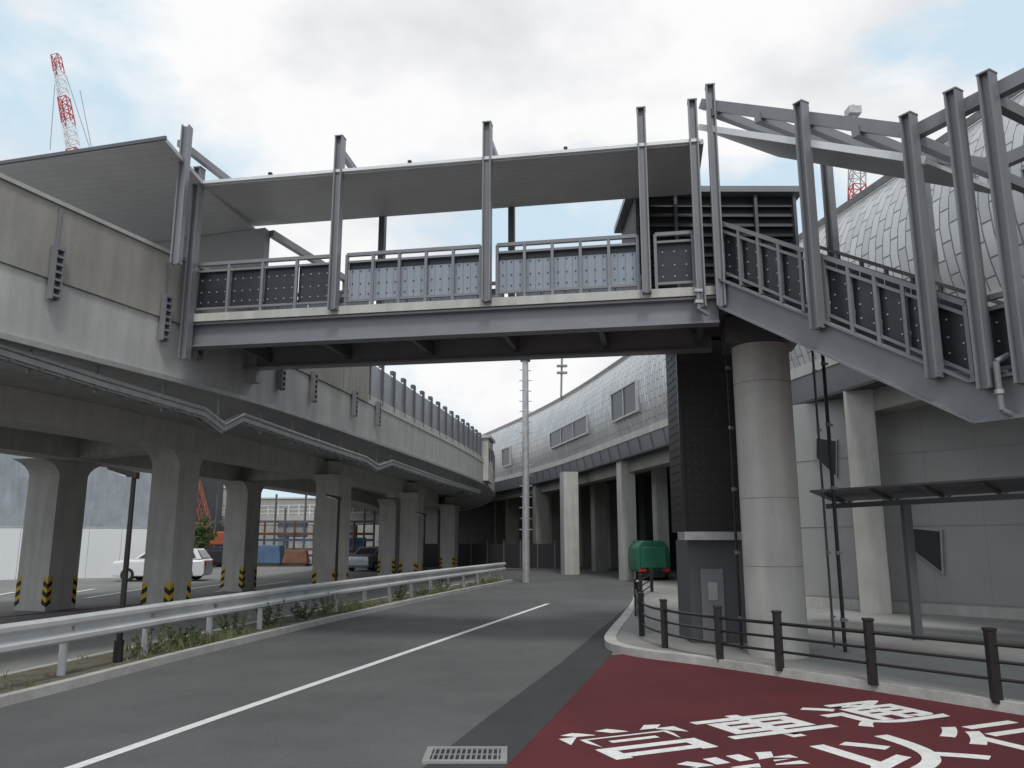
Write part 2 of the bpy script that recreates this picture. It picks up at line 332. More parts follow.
def vcol(px,y,w):
    p=aty(px,560,y); c=V(p.x,p.y,0); a=math.atan2(.966,.26) if y<28 else math.atan2(.98,.17)
    b=MB(); b.frus(c,(w,w),(w,w),0,3.12,a)
    hs=[(w*.5,3.12),(w*.56,3.22),(w*.68,3.32),(w*.86,3.40),(w*1.1,3.46)]
    for (h0,z0),(h1,z1) in zip(hs[:-1],hs[1:]): b.frus(c,(2*h0,w*1.0),(2*h1,w*1.0),z0,z1,a)
    o=obj('column',b,'conc',va)
    e=w/2+.004; X=V(math.cos(a),math.sin(a),0); Y=V(-math.sin(a),math.cos(a),0)
    for sx in (-1,1):
        for sy in (-1,1):
            tp=MB(); tb=MB()
            for k in range(6):
                z=.08+k*.105
                for (ax,ay) in ((1,0),(0,1)):
                    cn=c+X*sx*e+Y*sy*e; dr=(-X*sx if ax else -Y*sy)*.13
                    (tp if k%2 else tb).add([cn+V(0,0,z),cn+dr+V(0,0,z+.08),cn+dr+V(0,0,z+.185),cn+V(0,0,z+.105)],[(0,1,2,3)])
            obj('yellow_tape',tp,'yellow',o); obj('black_tape',tb,'blk',o)
    return c
fr=[vcol(169,17,.66),vcol(331,24,.76),vcol(411,33,.75),vcol(449,44,.8)]
bk=[vcol(50,19.5,.88),vcol(240,26.5,.78),vcol(389,38,.8),vcol(432,52,.9)]
for a,c in zip(fr,bk):
    b=MB(); b.beam(a+V(0,0,3.70),c+V(0,0,3.70),.5,.42); obj('cross_beam',b,'conc',va)
q,d=onpath(vp,486,460); q=V(q.x,q.y,0); t=thing('viaduct_cabin','small white cabin standing on the far end of the viaduct deck','cabin',(q.x,q.y,4.1)); a=math.atan2(d.y,d.x)
b=MB(); b.box(q+V(-.25,0,4.95),(1.9,.9,1.8),a); obj('wall',b,'conc_l',t); b=MB(); b.box(q+V(-.25,0,5.9),(2.1,1.1,.12),a); obj('roof',b,'galv',t)
for s in (-.5,.4): b=MB(); b.box(q+V(d.y,-d.x,0)*.2+d*s+V(0,0,5.2),(.4,.06,.5),a); obj('window',b,'pane',t)
# cable rack
cr=thing('cable_rack','galvanised cable rack with pipes hung under the viaduct edge','cable rack',(-5,11,3.6))
rk=[]
for px,py in [(-140,300),(0,350),(100,382),(205,413),(224,428),(243,418),(300,438),(366,460),(378,468),(392,463),(440,480),(480,492),(498,498)]:
    q,d=onpath(offs(vp,.12),px,py); r=ray(px,py); rk.append(V(q.x,q.y,H+r.z*(q.y/r.y)))
for nm,dx,dz,r in (('pipe',0,.06,.035),('pipe',.14,.05,.03),('pipe',.05,-.06,.025)):
    b=MB()
    for a,c in zip(rk[:-1],rk[1:]):
        d=(c-a).normalized(); n=V(-d.y,d.x,0)*dx; b.cyl(a+n+V(0,0,dz),c+n+V(0,0,dz)+d*.02,r,8)
    obj(nm,b,'galv',cr,smooth=True)
nr=0
for a,c in zip(rk[:-1],rk[1:]):
    n=V(-(c-a).y,(c-a).x,0).normalized()*.22
    for m_ in (0,1): b=MB(); b.beam(a+n*m_+V(0,0,-.02),c+n*m_+V(0,0,-.02),.02,.07); obj('tray_rail',b,'galv',cr)
    L=(c-a).length; k=.15
    while k<L:
        q=a+(c-a)*(k/L); b2=MB(); b2.beam(q-n*.1+V(0,0,-.065),q+n*1.1+V(0,0,-.065),.03,.03); obj('rung',b2,'steel',cr); nr+=1
        if nr%3==0: b2=MB(); b2.beam(q+n*1.05+V(0,0,-.1),V(q.x+n.x*1.05,q.y+n.y*1.05,3.96),.04,.04); obj('hanger',b2,'galv',cr)
        k+=.42
# ---------------------------------------------------------------- footbridge
Lp=V(-4.74,11.55,0); ub=V(7.44,-1.35,0).normalized(); vb=V(-ub.y,ub.x,0); ab=math.atan2(ub.y,ub.x)
def B(s,o,z): return Lp+ub*s+vb*o+V(0,0,z)
fb=thing('footbridge','grey steel covered footbridge spanning the road overhead','footbridge',(-1,11,0))
b=MB(); b.prism([B(-.15,-.04,4.79),B(7.56,-.04,4.79),B(7.56,1.78,4.79),B(-.15,1.78,4.79)],(0,0,.12)); obj('deck_slab',b,'conc_l',fb)
for o_ in (.1,1.65):
    b=MB(); b.beam(B(-.1,o_,4.6),B(7.6,o_,4.6),.03,.34); b.beam(B(-.1,o_,4.43),B(7.6,o_,4.43),.22,.03); b.beam(B(-.1,o_,4.765),B(7.6,o_,4.765),.22,.03)
    obj('girder',b,'steel',fb)
b=MB(); b.beam(B(-.1,.87,4.765),B(7.55,.87,4.765),1.3,.03); obj('soffit_plate',b,'steel_d',fb)
for k in range(6):
    b=MB(); b.beam(B(.4+k*1.4,.12,4.62),B(.4+k*1.4,1.63,4.62),.08,.2); obj('floor_beam',b,'steel_d',fb)
def railing(par,p0,p1,h,n,pm,out,um='steel',bolts=True,nm='railing',top=.11):
    p0=Vector(p0);p1=Vector(p1); Z=V(0,0,1); r=MB(); r.beam(p0+Z*h,p1+Z*h,.055,.05); R=obj(nm,r,um,par)
    for zz in (h-.11,.09): r=MB(); r.beam(p0+Z*zz,p1+Z*zz,.03,.032); obj('mid_rail',r,um,R)
    for k in range(n+1):
        q=p0.lerp(p1,k/n); b=MB(); b.box(q+Z*(h/2),(.04,.05,h),math.atan2((p1-p0).y,(p1-p0).x)); obj('railing_post',b,um,R)
    band=.10 if pm=='panel_b' else 0
    for k in range(n):
        a=p0.lerp(p1,(k+.03)/n)+out*.05; c=p0.lerp(p1,(k+.97)/n)+out*.05; b=MB()
        b.prism([a+Z*.1,c+Z*.1,c+Z*(h-top-band),a+Z*(h-top-band)],out*.012); Pn=obj('railing_panel',b,pm,R)
        if band: b=MB(); b.prism([a+Z*(h-top-band+.002),c+Z*(h-top-band+.002),c+Z*(h-top),a+Z*(h-top)],out*.012); obj('upper_band',b,'panel_d',Pn)
        if bolts:
            b=MB(); dd=(c-a); nn=max(2,int(dd.length/.12))
            for zz in (.2,.36,h-.24):
                for j in range(nn):
                    q=a+dd*((j+.5)/nn)+Z*zz-out*.006; b.box(q,(.016,.012,.016),math.atan2(dd.y,dd.x))
            obj('bolts',b,'bolt' if pm=='panel_d' else 'panel_d',Pn)
secs=[(-.05,2.12,4,'panel_d'),(2.36,4.36,5,'panel_b'),(4.6,6.56,5,'panel_b'),(6.8,7.3,1,'panel_d')]
for a,c,n,pm in secs: railing(fb,B(a,.03,4.91),B(c,.03,4.91),.79,n,pm,vb)
for a,c,n,pm in secs[:3]: railing(fb,B(a,1.7,4.91),B(c,1.7,4.91),.79,n,'panel_b',-vb,bolts=False)
for s_,z0,z1 in ((-.05,4.2,7.2),(2.23,4.84,7.5),(4.48,4.84,7.5),(6.67,4.84,7.5),(7.37,4.6,7.55),(7.62,4.6,7.75)):
    b=MB(); c=B(s_,-.11,(z0+z1)/2); z=z1-z0
    for sg in (-1,1): b.box(c+ub*sg*.05,(.02,.14,z),ab)
    b.box(c,(.08,.02,z),ab); b.box(B(s_,-.11,z1+.008),(.13,.15,.016),ab); obj('post',b,'steel',fb)
for s_ in (2.23,4.48,6.67):
    b=MB(); b.box(B(s_,1.83,6.0),(.1,.12,2.3),ab); obj('rear_post',b,'steel_d',fb)
    b=MB(); b.beam(B(s_,-.02,7.30),B(s_,1.9,7.17),.08,.1); obj('roof_beam',b,'steel',fb)
b=MB(); b.hexa([B(-.2,-.1,6.92),B(7.5,-.1,6.92),B(7.5,1.8,7.04),B(-.2,1.8,7.04)],[B(-.2,-.1,6.99),B(7.5,-.1,6.99),B(7.5,1.8,7.11),B(-.2,1.8,7.11)]); obj('roof',b,'soffit',fb)
b=MB(); b.beam(B(-.2,-.125,6.965),B(7.45,-.125,6.965),.04,.045); obj('roof_edge_trim',b,'white',fb)
for s_ in (1.1,3.3,5.6):
    b=MB(); b.box(B(s_,-.05,7.03),(.05,.05,.08),ab); obj('roof_lug',b,'blk',fb)
# platform canopy left
pc=thing('platform_canopy','flat grey canopy roof over the viaduct left of the footbridge','canopy',(-7,12,5))
b=MB(); b.prism([V(-4.72,10.05,6.93),V(-4.72,11.5,6.93),B(-.1,1.78,6.93),V(-13.5,16.4,6.93),V(-14.5,12.75,6.93)],(0,0,.06)); obj('roof',b,'soffit',pc)
b=MB(); b.prism([V(-4.28,13.1,4.2),V(-13,15.95,4.2),V(-13,16.25,4.2),V(-4.25,13.3,4.2)],(0,0,2.72)); obj('back_wall',b,'wallc',pc)
b=MB(); b.beam(V(-4.70,10.03,6.965),V(-14.5,12.7,6.965),.03,.05); obj('roof_trim',b,'steel_d',pc)
b=MB()
for sg in (-.05,.05): b.box(V(-4.72+sg,10.7,6.45),(.02,.13,2.1))
b.box(V(-4.72,10.7,6.45),(.08,.02,2.1)); obj('post',b,'steel',pc)
b=MB(); b.beam(V(-4.86,10.8,7.3),V(-4.4,12.6,7.25),.08,.1); obj('beam',b,'steel',pc)
b=MB(); b.beam(V(-4.2,13.2,6.85),V(-3.35,15.4,6.75),.1,.12); obj('side_beam',b,'steel',pc)
b=MB(); b.box(V(-3.35,15.4,6.0),(.1,.1,1.6)); obj('side_post',b,'steel',pc)
# ---------------------------------------------------------------- stairs
T=V(2.74,10.15,0); ds=V(.517,-.856,0).normalized(); rs=V(-ds.y,ds.x,0)
SL=3.15; W=2.2; RW=1.5
def zs(s): return 5.0-1.93*min(s,SL)/SL
def P(s,o,z): return T+ds*s+rs*o+V(0,0,z)
st=thing('stairway','grey steel covered staircase descending from the footbridge on the right','stairs',(4,9,0))
for o_ in (0,W):
    b=MB(); w=rs*.03
    b.hexa([P(0,o_,4.62),P(SL,o_,2.69),P(SL,o_,2.69)+w,P(0,o_,4.62)+w],[P(0,o_,5.0),P(SL,o_,3.07),P(SL,o_,3.07)+w,P(0,o_,5.0)+w])
    b.hexa([P(SL+.001,o_,2.69),P(SL+3,o_,2.69),P(SL+3,o_,2.69)+w,P(SL+.001,o_,2.69)+w],[P(SL+.001,o_,3.07),P(SL+3,o_,3.07),P(SL+3,o_,3.07)+w,P(SL+.001,o_,3.07)+w])
    for dz in (0,.39):
        b.beam(P(0,o_+.015,4.615+dz),P(SL,o_+.015,2.685+dz),.15,.025); b.beam(P(SL,o_+.015,2.685+dz),P(SL+3,o_+.015,2.685+dz),.15,.025)
    obj('stringer',b,'steel',st)
N=12
for k in range(N):
    b=MB(); s0=SL*k/N; s1=SL*(k+1)/N; z=4.86-1.93*(k+.5)/N
    b.hexa([P(s0,.04,z-.04),P(s1,.04,z-.04),P(s1,W-.01,z-.04),P(s0,W-.01,z-.04)],[P(s0,.04,z),P(s1,.04,z),P(s1,W-.01,z),P(s0,W-.01,z)])
    b.hexa([P(s0-.02,.04,z),P(s0,.04,z),P(s0,W-.01,z),P(s0-.02,W-.01,z)],[P(s0-.02,.04,z+.16),P(s0,.04,z+.16),P(s0,W-.01,z+.16),P(s0-.02,W-.01,z+.16)])
    obj('tread',b,'steel_d',st)
b=MB(); b.prism([P(SL,.04,2.85),P(SL+3,.04,2.85),P(SL+3,W,2.85),P(SL,W,2.85)],(0,0,.05)); obj('landing',b,'steel_d',st)
b=MB(); b.prism([B(7.3,.22,4.70),B(7.52,.22,4.70),P(.0,.05,4.70),P(0,W,4.70),B(9.6,1.9,4.70),B(7.3,1.9,4.70)],(0,0,.08)); obj('upper_landing',b,'steel_d',st)
railing(st,P(.05,.04,5.0),P(SL,.04,3.07),.78,10,'panel_d',rs); railing(st,P(SL+.05,.04,3.07),P(SL+2.8,.04,3.07),.78,7,'panel_d',rs)
railing(st,P(-.1,W-.02,5.06),P(SL,W-.02,3.07),.86,9,'panel_d',-rs,um='steel_d'); railing(st,P(SL+.05,W-.02,3.07),P(SL+2.8,W-.02,3.07),.86,7,'panel_d',-rs,um='steel_d')
def ztop(s):
    return 7.72-(1.73/2.85)*s if s<2.85 else 5.99+.05*(s-2.85)
def spost(s,o_,z0,z1,w=.115):
    b=MB(); a=math.atan2(ds.y,ds.x); c=P(s,o_,(z0+z1)/2)
    for sg in (-1,1): b.box(c+ds*sg*w*.45,(.02,.13,z1-z0),a)
    b.box(c,(w*.85,.03,z1-z0),a); b.box(P(s,o_,z1+.008),(w+.02,.14,.016),a); obj('post',b,'steel',st)
for s in (1.55,2.85,3.33,3.66,5.2): spost(s,-.09,zs(s)-.1,ztop(s)-.05)
for s in (.1,1.55,2.85,3.66,5.2): spost(s,W+.1,zs(s)-.1,ztop(s)-.05)
for o_ in (.02,RW):
    b=MB()
    for q0,q1 in ((-.15,2.85),(2.85,5.4)):
        b.beam(P(q0,o_,ztop(q0)-.2),P(q1,o_,ztop(q1)-.2),.1,.14)
    obj('top_beam',b,'steel',st)
for s in (.1,.85,1.55,2.2,2.85,3.66,5.2):
    b=MB(); b.beam(P(s,-.05,ztop(s)-.3),P(s,W+.1,ztop(s)-.3),.09,.12); obj('roof_beam',b,'steel',st)
def zr(s): return 7.13-.59*s
b=MB(); q0,q1=-.2,2.95; b.hexa([P(q0,.0,zr(q0)),P(q1,.0,zr(q1)),P(q1,RW+.1,zr(q1)),P(q0,RW+.1,zr(q0))],[P(q0,.0,zr(q0)+.05),P(q1,.0,zr(q1)+.05),P(q1,RW+.1,zr(q1)+.05),P(q0,RW+.1,zr(q0)+.05)])
obj('roof',b,'soffit',st)
b=MB(); b.beam(P(q0,-.02,zr(q0)+.03),P(q1,-.02,zr(q1)+.03),.04,.08); obj('roof_edge_trim',b,'white',st)
# ---------------------------------------------------------------- pier
pc_=at(777,667); pc_=V(pc_.x+.14,pc_.y+.35,0)
bp_=thing('bridge_pier','round concrete pier holding up the stair landing','pier',(pc_.x,pc_.y,0))
b=MB(); b.cyl(pc_,pc_+V(0,0,4.3),.39,48); obj('shaft',b,'conc_l',bp_,smooth=True)
for z in (1.25,2.15,3.75):
    b=MB(); b.cyl(pc_+V(0,0,z),pc_+V(0,0,z+.012),.392,48); obj('joint_ring',b,'conc_b',bp_,smooth=True)
b=MB(); b.box(pc_+V(0,0,4.49),(1.0,.8,.36),ab); obj('cap',b,'steel_d',bp_)
# ---------------------------------------------------------------- lift tower
x0,x1=2.62,3.78; yf=12.35
lt=thing('lift_tower','dark brown studded lift shaft behind the round pier','lift tower',((x0+x1)/2,yf+.45,0))
b=MB(); b.box(((x0+x1)/2,yf+.48,3.22),(x1-x0,.96,3.0)); obj('shaft',b,'mesh',lt)
b=MB()
for i in range(9):
    for j in range(22): b.box((x0+.1+i*.118,yf-.006,1.9+j*.125),(.018,.012,.018))
    if i<7:
        for j in range(22): b.box((x0-.006,yf+.1+i*.12,1.9+j*.125),(.012,.018,.018))
obj('stud_pattern',b,'stud',lt)['kind']='stuff'
b=MB(); b.box(((x0+x1)/2+.02,yf+.48,.85),(x1-x0-.06,.92,1.5)); obj('entrance_wall',b,'steel_d',lt)
b=MB(); b.box(((x0+x1)/2-.03,yf-.12,1.66),(x1-x0+.1,.5,.12)); obj('entrance_canopy',b,'galv',lt)
b=MB(); b.box((3.0,yf-.0,.65),(.34,.03,1.05)); D=obj('door',b,'steel',lt)
b=MB(); b.box((3.0,yf-.02,.85),(.14,.02,.26)); obj('door_window',b,'galv',D)
for x in (x0,x1): b=MB(); b.box((x,yf-.01,3.2),(.05,.05,2.98)); obj('corner_frame',b,'black',lt)
hx0,hx1,hy=2.0,4.6,12.2
b=MB(); b.box(((hx0+hx1)/2,hy+.85,5.98),(hx1-hx0,1.5,2.3)); obj('upper_housing',b,'dark',lt)
b=MB(); b.box(((hx0+hx1)/2,hy+.8,7.18),(hx1-hx0+.25,1.8,.1)); obj('housing_roof',b,'steel',lt)
for k in range(12):
    b=MB(); z=5.05+k*.17; b.hexa([V(hx0,hy+.02,z),V(hx1,hy+.02,z),V(hx1,hy+.09,z+.06),V(hx0,hy+.09,z+.06)],[V(hx0,hy+.02,z+.02),V(hx1,hy+.02,z+.02),V(hx1,hy+.09,z+.08),V(hx0,hy+.09,z+.08)]); obj('louvre',b,'dark' if k<9 else 'steel_d',lt)
for x in (2.02,2.65,3.3,3.95,4.58):
    b=MB(); b.box((x,hy-.01,6.0),(.05,.06,2.2)); obj('mullion',b,'steel_d',lt)
def pipe(px,py0,y,r,m,label):
    a=aty(px,py0,y); c=V(a.x,a.y,.1); t=thing('drain_pipe',label,'drain pipe',(c.x,c.y,0)); b=MB(); b.cyl(c,a,r,12); obj('pipe',b,m,t,smooth=True)
    z=.5
    while z<a.z: b=MB(); b.cyl(V(a.x,a.y,z),V(a.x,a.y,z+.05),r*1.4,12); b.box((a.x+r,a.y,z+.02),(r*3,.03,.03)); obj('clamp',b,'steel',t); z+=.9
pipe(735,325,11.2,.032,'galv','pale thin vertical pipe in front of the lift shaft')
pipe(725,330,11.7,.02,'black','thin dark vertical pipe just left of the pale pipe')
pipe(822,345,11.4,.026,'black','dark vertical pipe right of the round pier')
pipe(812,345,11.9,.018,'steel_d','narrow grey pipe tucked behind the round pier')
pe=P(SL+.3,-.12,2.9); t=thing('downspout','short bent downspout at the foot of the stair stringer','downspout',tuple(pe)); b=MB(); b.cyl(pe+V(0,0,.3),pe+V(0,0,-.15),.028,10); b.cyl(pe+V(0,0,-.15),pe+V(.15,0,-.22),.028,10); b.cyl(pe+V(0,0,.3),pe+V(.12,.0,.36),.028,10); obj('pipe',b,'steel',t,smooth=True); b=MB(); b.cyl(pe,pe+V(0,0,.04),.04,10); obj('clamp',b,'galv',t)
pe=B(7.33,-.2,4.9); t=thing('downspout','small downspout on the footbridge edge beside the stair head','downspout',tuple(pe)); b=MB(); b.cyl(pe+V(0,0,.05),pe+V(0,0,-.35),.026,10); b.cyl(pe+V(0,0,-.35),pe+V(.12,0.02,-.42),.026,10); obj('pipe',b,'steel',t,smooth=True)
for dz in (-.1,-.25): b=MB(); b.box(pe+V(0,0,dz),(.1,.08,.04)); obj('clamp',b,'galv',t)
# ---------------------------------------------------------------- station building
bl=smoothpath([(10.9,1.),(9.1,10),(7.6,17.8),(5.6,28.3),(2.6,43.5),(-1.0,56),(-6,70),(-13,86)],8)
sb=thing('station_building','long station building with curved silver scaled cladding on the right','station',(9,20,0))
pf=[(.0,5.8),(.16,6.3),(.26,6.8),(.3,7.3),(.25,7.8),(.1,8.35),(-.15,8.9),(-.5,9.35),(-.95,9.75),(-1.6,10.05),(-2.4,10.22),(-4,10.3),(-8,10.3)]
b=MB(); b.sweep(bl,pf,closed=False,uv=True); obj('cladding',b,'clad',sb,smooth=True)
b=MB(); b.sweep(bl,[(.28,5.52),(.28,5.78),(-8,5.78),(-8,5.52)]); obj('floor_slab',b,'conc_l',sb)
b=MB(); b.sweep(bl,[(.1,4.9),(.24,5.515),(-.3,5.515),(-.3,4.9)]); obj('edge_girder',b,'steel',sb)
for q,d in walk(bl,1.3,20):
    if q.y>55: break
    n=V(-d.y,d.x,0); b=MB(); b.beam(q+n*.12+V(0,0,4.92),q+n*.26+V(0,0,5.5),.05,.05); obj('girder_rib',b,'steel',sb)
b=MB(); b.sweep(bl,[(.3,4.83),(.3,4.89),(-9,4.89),(-9,4.83)]); obj('shade_ceiling',b,'conc_d',sb)  # made wide to darken the space below, shade also in its colour
b=MB(); b.sweep(bl,[(-.15,4.35),(-.15,4.825),(-.75,4.825),(-.75,4.35)]); obj('column_beam',b,'conc_b',sb)
b=MB(); b.sweep(bl,[(-.62,9.52),(-.52,9.62),(-.62,9.66),(-.72,9.56)]); obj('snow_rail',b,'galv',sb)
def bwin(px0,px1,z0,z1,n):
    (a,_),(c,_)=onpath(bl,px0,430),onpath(bl,px1,430); d=(c-a).normalized(); nn=V(-d.y,d.x,0)
    if nn.x>0: nn=-nn
    q=(a+c)/2+nn*.22; L=(c-a).length; an=math.atan2(d.y,d.x); b=MB()
    for zz in (z0,z1): b.box(q+V(0,0,zz),(L+.06,.32,.07),an)
    for k in range(n+1): b.box(q+d*(-L/2+L*k/n)+V(0,0,(z0+z1)/2),(.07,.32,z1-z0),an)
    o=obj('window',b,'galv',sb); b=MB(); b.box(q+V(0,0,(z0+z1)/2),(L,.24,z1-z0),an); obj('pane',b,'pane',o)
bwin(594,556,6.55,7.4,3); bwin(646,620,6.5,7.7,2); bwin(515,507,6.4,7.6,1)
A_=V(6.7,19.4,0); E_=V(13.5,11.6,0); dw=(E_-A_).normalized(); nw=V(-dw.y,dw.x,0); nw=-nw if nw.y>0 else nw
b=MB(); b.prism([A_,E_,E_-nw*.3,A_-nw*.3],(0,0,4.82)); obj('lower_wall',b,'wallp',sb)
for z in (.35,1.9,3.45): b=MB(); b.beam(A_+nw*.006+V(0,0,z),E_+nw*.006+V(0,0,z),.014,.012); obj('wall_joint',b,'wallc',sb)
b=MB(); b.beam(A_+nw*.03+V(0,0,.2),E_+nw*.03+V(0,0,.2),.06,.2); obj('wall_plinth',b,'conc',sb)
def wall_at(px,py):
    r=ray(px,py); t=A_.dot(nw)/(r.x*nw.x+r.y*nw.y); return V(r.x*t,r.y*t,H+r.z*t)
for quad in ([(908,528),(941,531),(943,572),(908,545)],[(818,438),(837,441),(837,476),(818,458)]):
    q=[wall_at(*k) for k in quad]; c=sum(q,V(0,0,0))/4; b=MB(); b.prism([c+(k-c)*1.1+nw*.01 for k in q],nw*.05); o=obj('window',b,'galv',sb); b=MB(); b.prism([c+(k-c)*.98+nw*.05 for k in q],nw*.03); obj('pane',b,'pane',o)
def bcol(x,y,w,m='conc',z=4.86,a=.2,cap=True):
    b=MB(); b.frus((x,y),(w,w),(w,w),0,z-(.3 if cap else .03),a)
    if cap: b.frus((x,y),(w*1.15,w*1.15),(w*1.15,w*1.15),z-.3,z-.03,a)
    obj('column',b,m,sb)
q=at(875,617); bcol(q.x+.05,q.y,.60,'conc_l',a=math.atan2(dw.y,dw.x)+.4,cap=False)
for px,y,w in ((628,33.5,.6),(570,39,.72),(541,48,.8),(512,57,.8),(600,43,.7),(524,64,.8),(556,52,.7),(586,50,.7),(614,47,.6),(648,45,.6),(662,34,.5),(533,56,.7),(500,66,.8)):
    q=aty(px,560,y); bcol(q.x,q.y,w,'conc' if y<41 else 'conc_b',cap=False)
for k in range(7):
    y=30+k*6; bx=9.9-(y-28)*.2; b=MB(); b.box((bx,y,2.4),(.8,.8,4.8),.2); obj('rear_column',b,'conc_d',sb)  # back row, shade under the station put into the colour
b=MB(); b.prism([V(6.75,19.6,0),V(14,19.8,0),V(14,20,0),V(6.75,19.8,0)],(0,0,4.82)); obj('end_wall',b,'steel_d',sb)
b=MB(); b.prism([V(14,20,0),V(12.5,34,0),V(7,62,0),V(-14,100,0),V(-14,100.5,0),V(8,62,0),V(13,34,0),V(14.5,20,0)],(0,0,4.82)); obj('rear_wall',b,'conc_d',sb)  # far wall coloured dark as the shade under the station
A=V(-5.0,46,0);Bq=V(3.2,43.5,0); t=thing('site_fence','site fence closing the far end of the road, coloured dark as shade','fence',tuple((A+Bq)/2)); n=9
for k in range(n+1): q=A.lerp(Bq,k/n); b=MB(); b.box(q+V(0,0,.8),(.06,.06,1.6)); obj('post',b,'steel_d',t)
b=MB(); b.beam(A+V(0,0,.75),Bq+V(0,0,.75),.02,1.3); obj('mesh_panel',b,'dark',t)  # dark colour stands in for deep shade at the road end
# shelter
sp=at(918,640,.1); sh=thing('shelter_canopy','thin dark bus shelter canopy on slim posts at the right','shelter',(sp.x,sp.y,.1))
tz=2.14; d_=V(.66,-.751,0); e_=V(.751,.66,0)
for k in (0,1): q=V(sp.x,sp.y,0)+d_*2.3*k; b=MB(); b.box(V(q.x,q.y,(tz+.1)/2),(.12,.12,tz-.1)); obj('post',b,'steel_d',sh)
o0=V(sp.x,sp.y,0)-d_*1.3
for e0,e1,z0,z1 in ((-.55,.22,.24,.1),(.32,1.1,.12,.3)):
    b=MB(); b.hexa([o0+e_*e0+V(0,0,tz+z0),o0+d_*5.4+e_*e0+V(0,0,tz+z0+.1),o0+d_*5.4+e_*e1+V(0,0,tz+z1+.1),o0+e_*e1+V(0,0,tz+z1)],[o0+e_*e0+V(0,0,tz+z0+.03),o0+d_*5.4+e_*e0+V(0,0,tz+z0+.13),o0+d_*5.4+e_*e1+V(0,0,tz+z1+.13),o0+e_*e1+V(0,0,tz+z1+.03)]); obj('roof_panel',b,'steel_d',sh)
b=MB(); b.beam(o0+V(0,0,tz+.02),o0+d_*5.4+V(0,0,tz+.12),.08,.08); obj('roof_beam',b,'steel_d',sh)
for k in range(7): b=MB(); dz=.02*k*.8; b.beam(o0+d_*(.2+k*.8)-e_*.5+V(0,0,tz+.2+dz),o0+d_*(.2+k*.8)+e_*.25+V(0,0,tz+.07+dz),.04,.035); b.beam(o0+d_*(.2+k*.8)+e_*.25+V(0,0,tz+.07+dz),o0+d_*(.2+k*.8)+e_*1.05+V(0,0,tz+.26+dz),.04,.035); obj('rafter',b,'steel_d',sh)
# ---------------------------------------------------------------- pedestrian fence
fpx=[(652,592),(641,602),(637,616),(642,636),(665,648),(720,660),(780,669),(873,683),(997,701),(1150,722)]
fp=[at(x,y,.1) for x,y in fpx]; t=thing('pedestrian_fence','dark brown three rail pipe fence curving along the pavement edge','fence',tuple(fp[5]))
for q in fp: b=MB(); b.box(q+V(0,0,.31),(.085,.085,.66)); b.box(q+V(0,0,.655),(.1,.1,.03)); obj('post',b,'black',t,bevel=.006)
fc=smoothpath([q[:2] for q in fp],6)
for z in (.52,.36,.2):
    b=MB()
    for a,c in zip(fc[:-1],fc[1:]):
        A=V(a[0],a[1],.1+z);Bq=V(c[0],c[1],.1+z); b.cyl(A,Bq+(Bq-A).normalized()*.01,.02 if z>.5 else .016,8)
    obj('rail',b,'black',t,smooth=True)
# ---------------------------------------------------------------- street lamps
def lamp(px,y,ztop,label):
    p=aty(px,600,y); p=V(p.x,p.y,0); t=thing('street_lamp',label,'street lamp',tuple(p),'black street lamps along the verge')
    b=MB(); b.cyl(p,p+V(0,0,.35),.06,12); b.cyl(p+V(0,0,.35),p+V(0,0,ztop),.038,12,.03); obj('pole',b,'black',t,smooth=True)
    b=MB(); b.hexa([p+V(-.32,-.09,ztop+.06),p+V(.05,-.05,ztop-.06),p+V(.05,.05,ztop-.06),p+V(-.32,.09,ztop+.06)],[p+V(-.32,-.09,ztop+.1),p+V(.05,-.05,ztop+.03),p+V(.05,.05,ztop+.03),p+V(-.32,.09,ztop+.1)]); h=obj('lamp_head',b,'black',t)
    b=MB(); b.hexa([p+V(-.29,-.07,ztop+.035),p+V(-.08,-.06,ztop-.035),p+V(-.08,.06,ztop-.035),p+V(-.29,.07,ztop+.035)],[p+V(-.29,-.07,ztop+.05),p+V(-.08,-.06,ztop-.01),p+V(-.08,.06,ztop-.01),p+V(-.29,.07,ztop+.05)]); obj('lens',b,'light_w',h)
lamp(123,10.6,2.45,'nearest black street lamp behind the guard rail on the left')
lamp(335,20.,2.62,'second black street lamp beside the middle viaduct column')
lamp(423,32.5,2.6,'farthest black street lamp beyond the viaduct columns')
p=aty(526,570,31.5); p=V(p.x,p.y,0); t=thing('tall_pole','tall pale steel pole with climbing rungs at the road bend','pole',tuple(p)); b=MB(); b.cyl(p,p+V(0,0,8.7),.15,14,.12); obj('shaft',b,'galv',t,smooth=True)
for k in range(16): b=MB(); b.box(p+V(.0,0,2+k*.42),(.5,.03,.03),.4*(k%2)); obj('rung',b,'galv',t)
b=MB(); b.box(p+V(0,0,8.75),(.4,.4,.12)); obj('cap',b,'steel',t)
p=aty(562,500,45); t=thing('roof_mast','thin lightning mast on the silver station roof','mast',(p.x,p.y,9)); b=MB(); b.cyl(V(p.x,p.y,9.0),aty(562,356,45),.06,8); obj('shaft',b,'steel',t)
for dz in (0,.4): b=MB(); b.box(aty(562,366,45)-V(0,0,dz),(.6,.3,.1)); obj('crossarm',b,'steel',t)
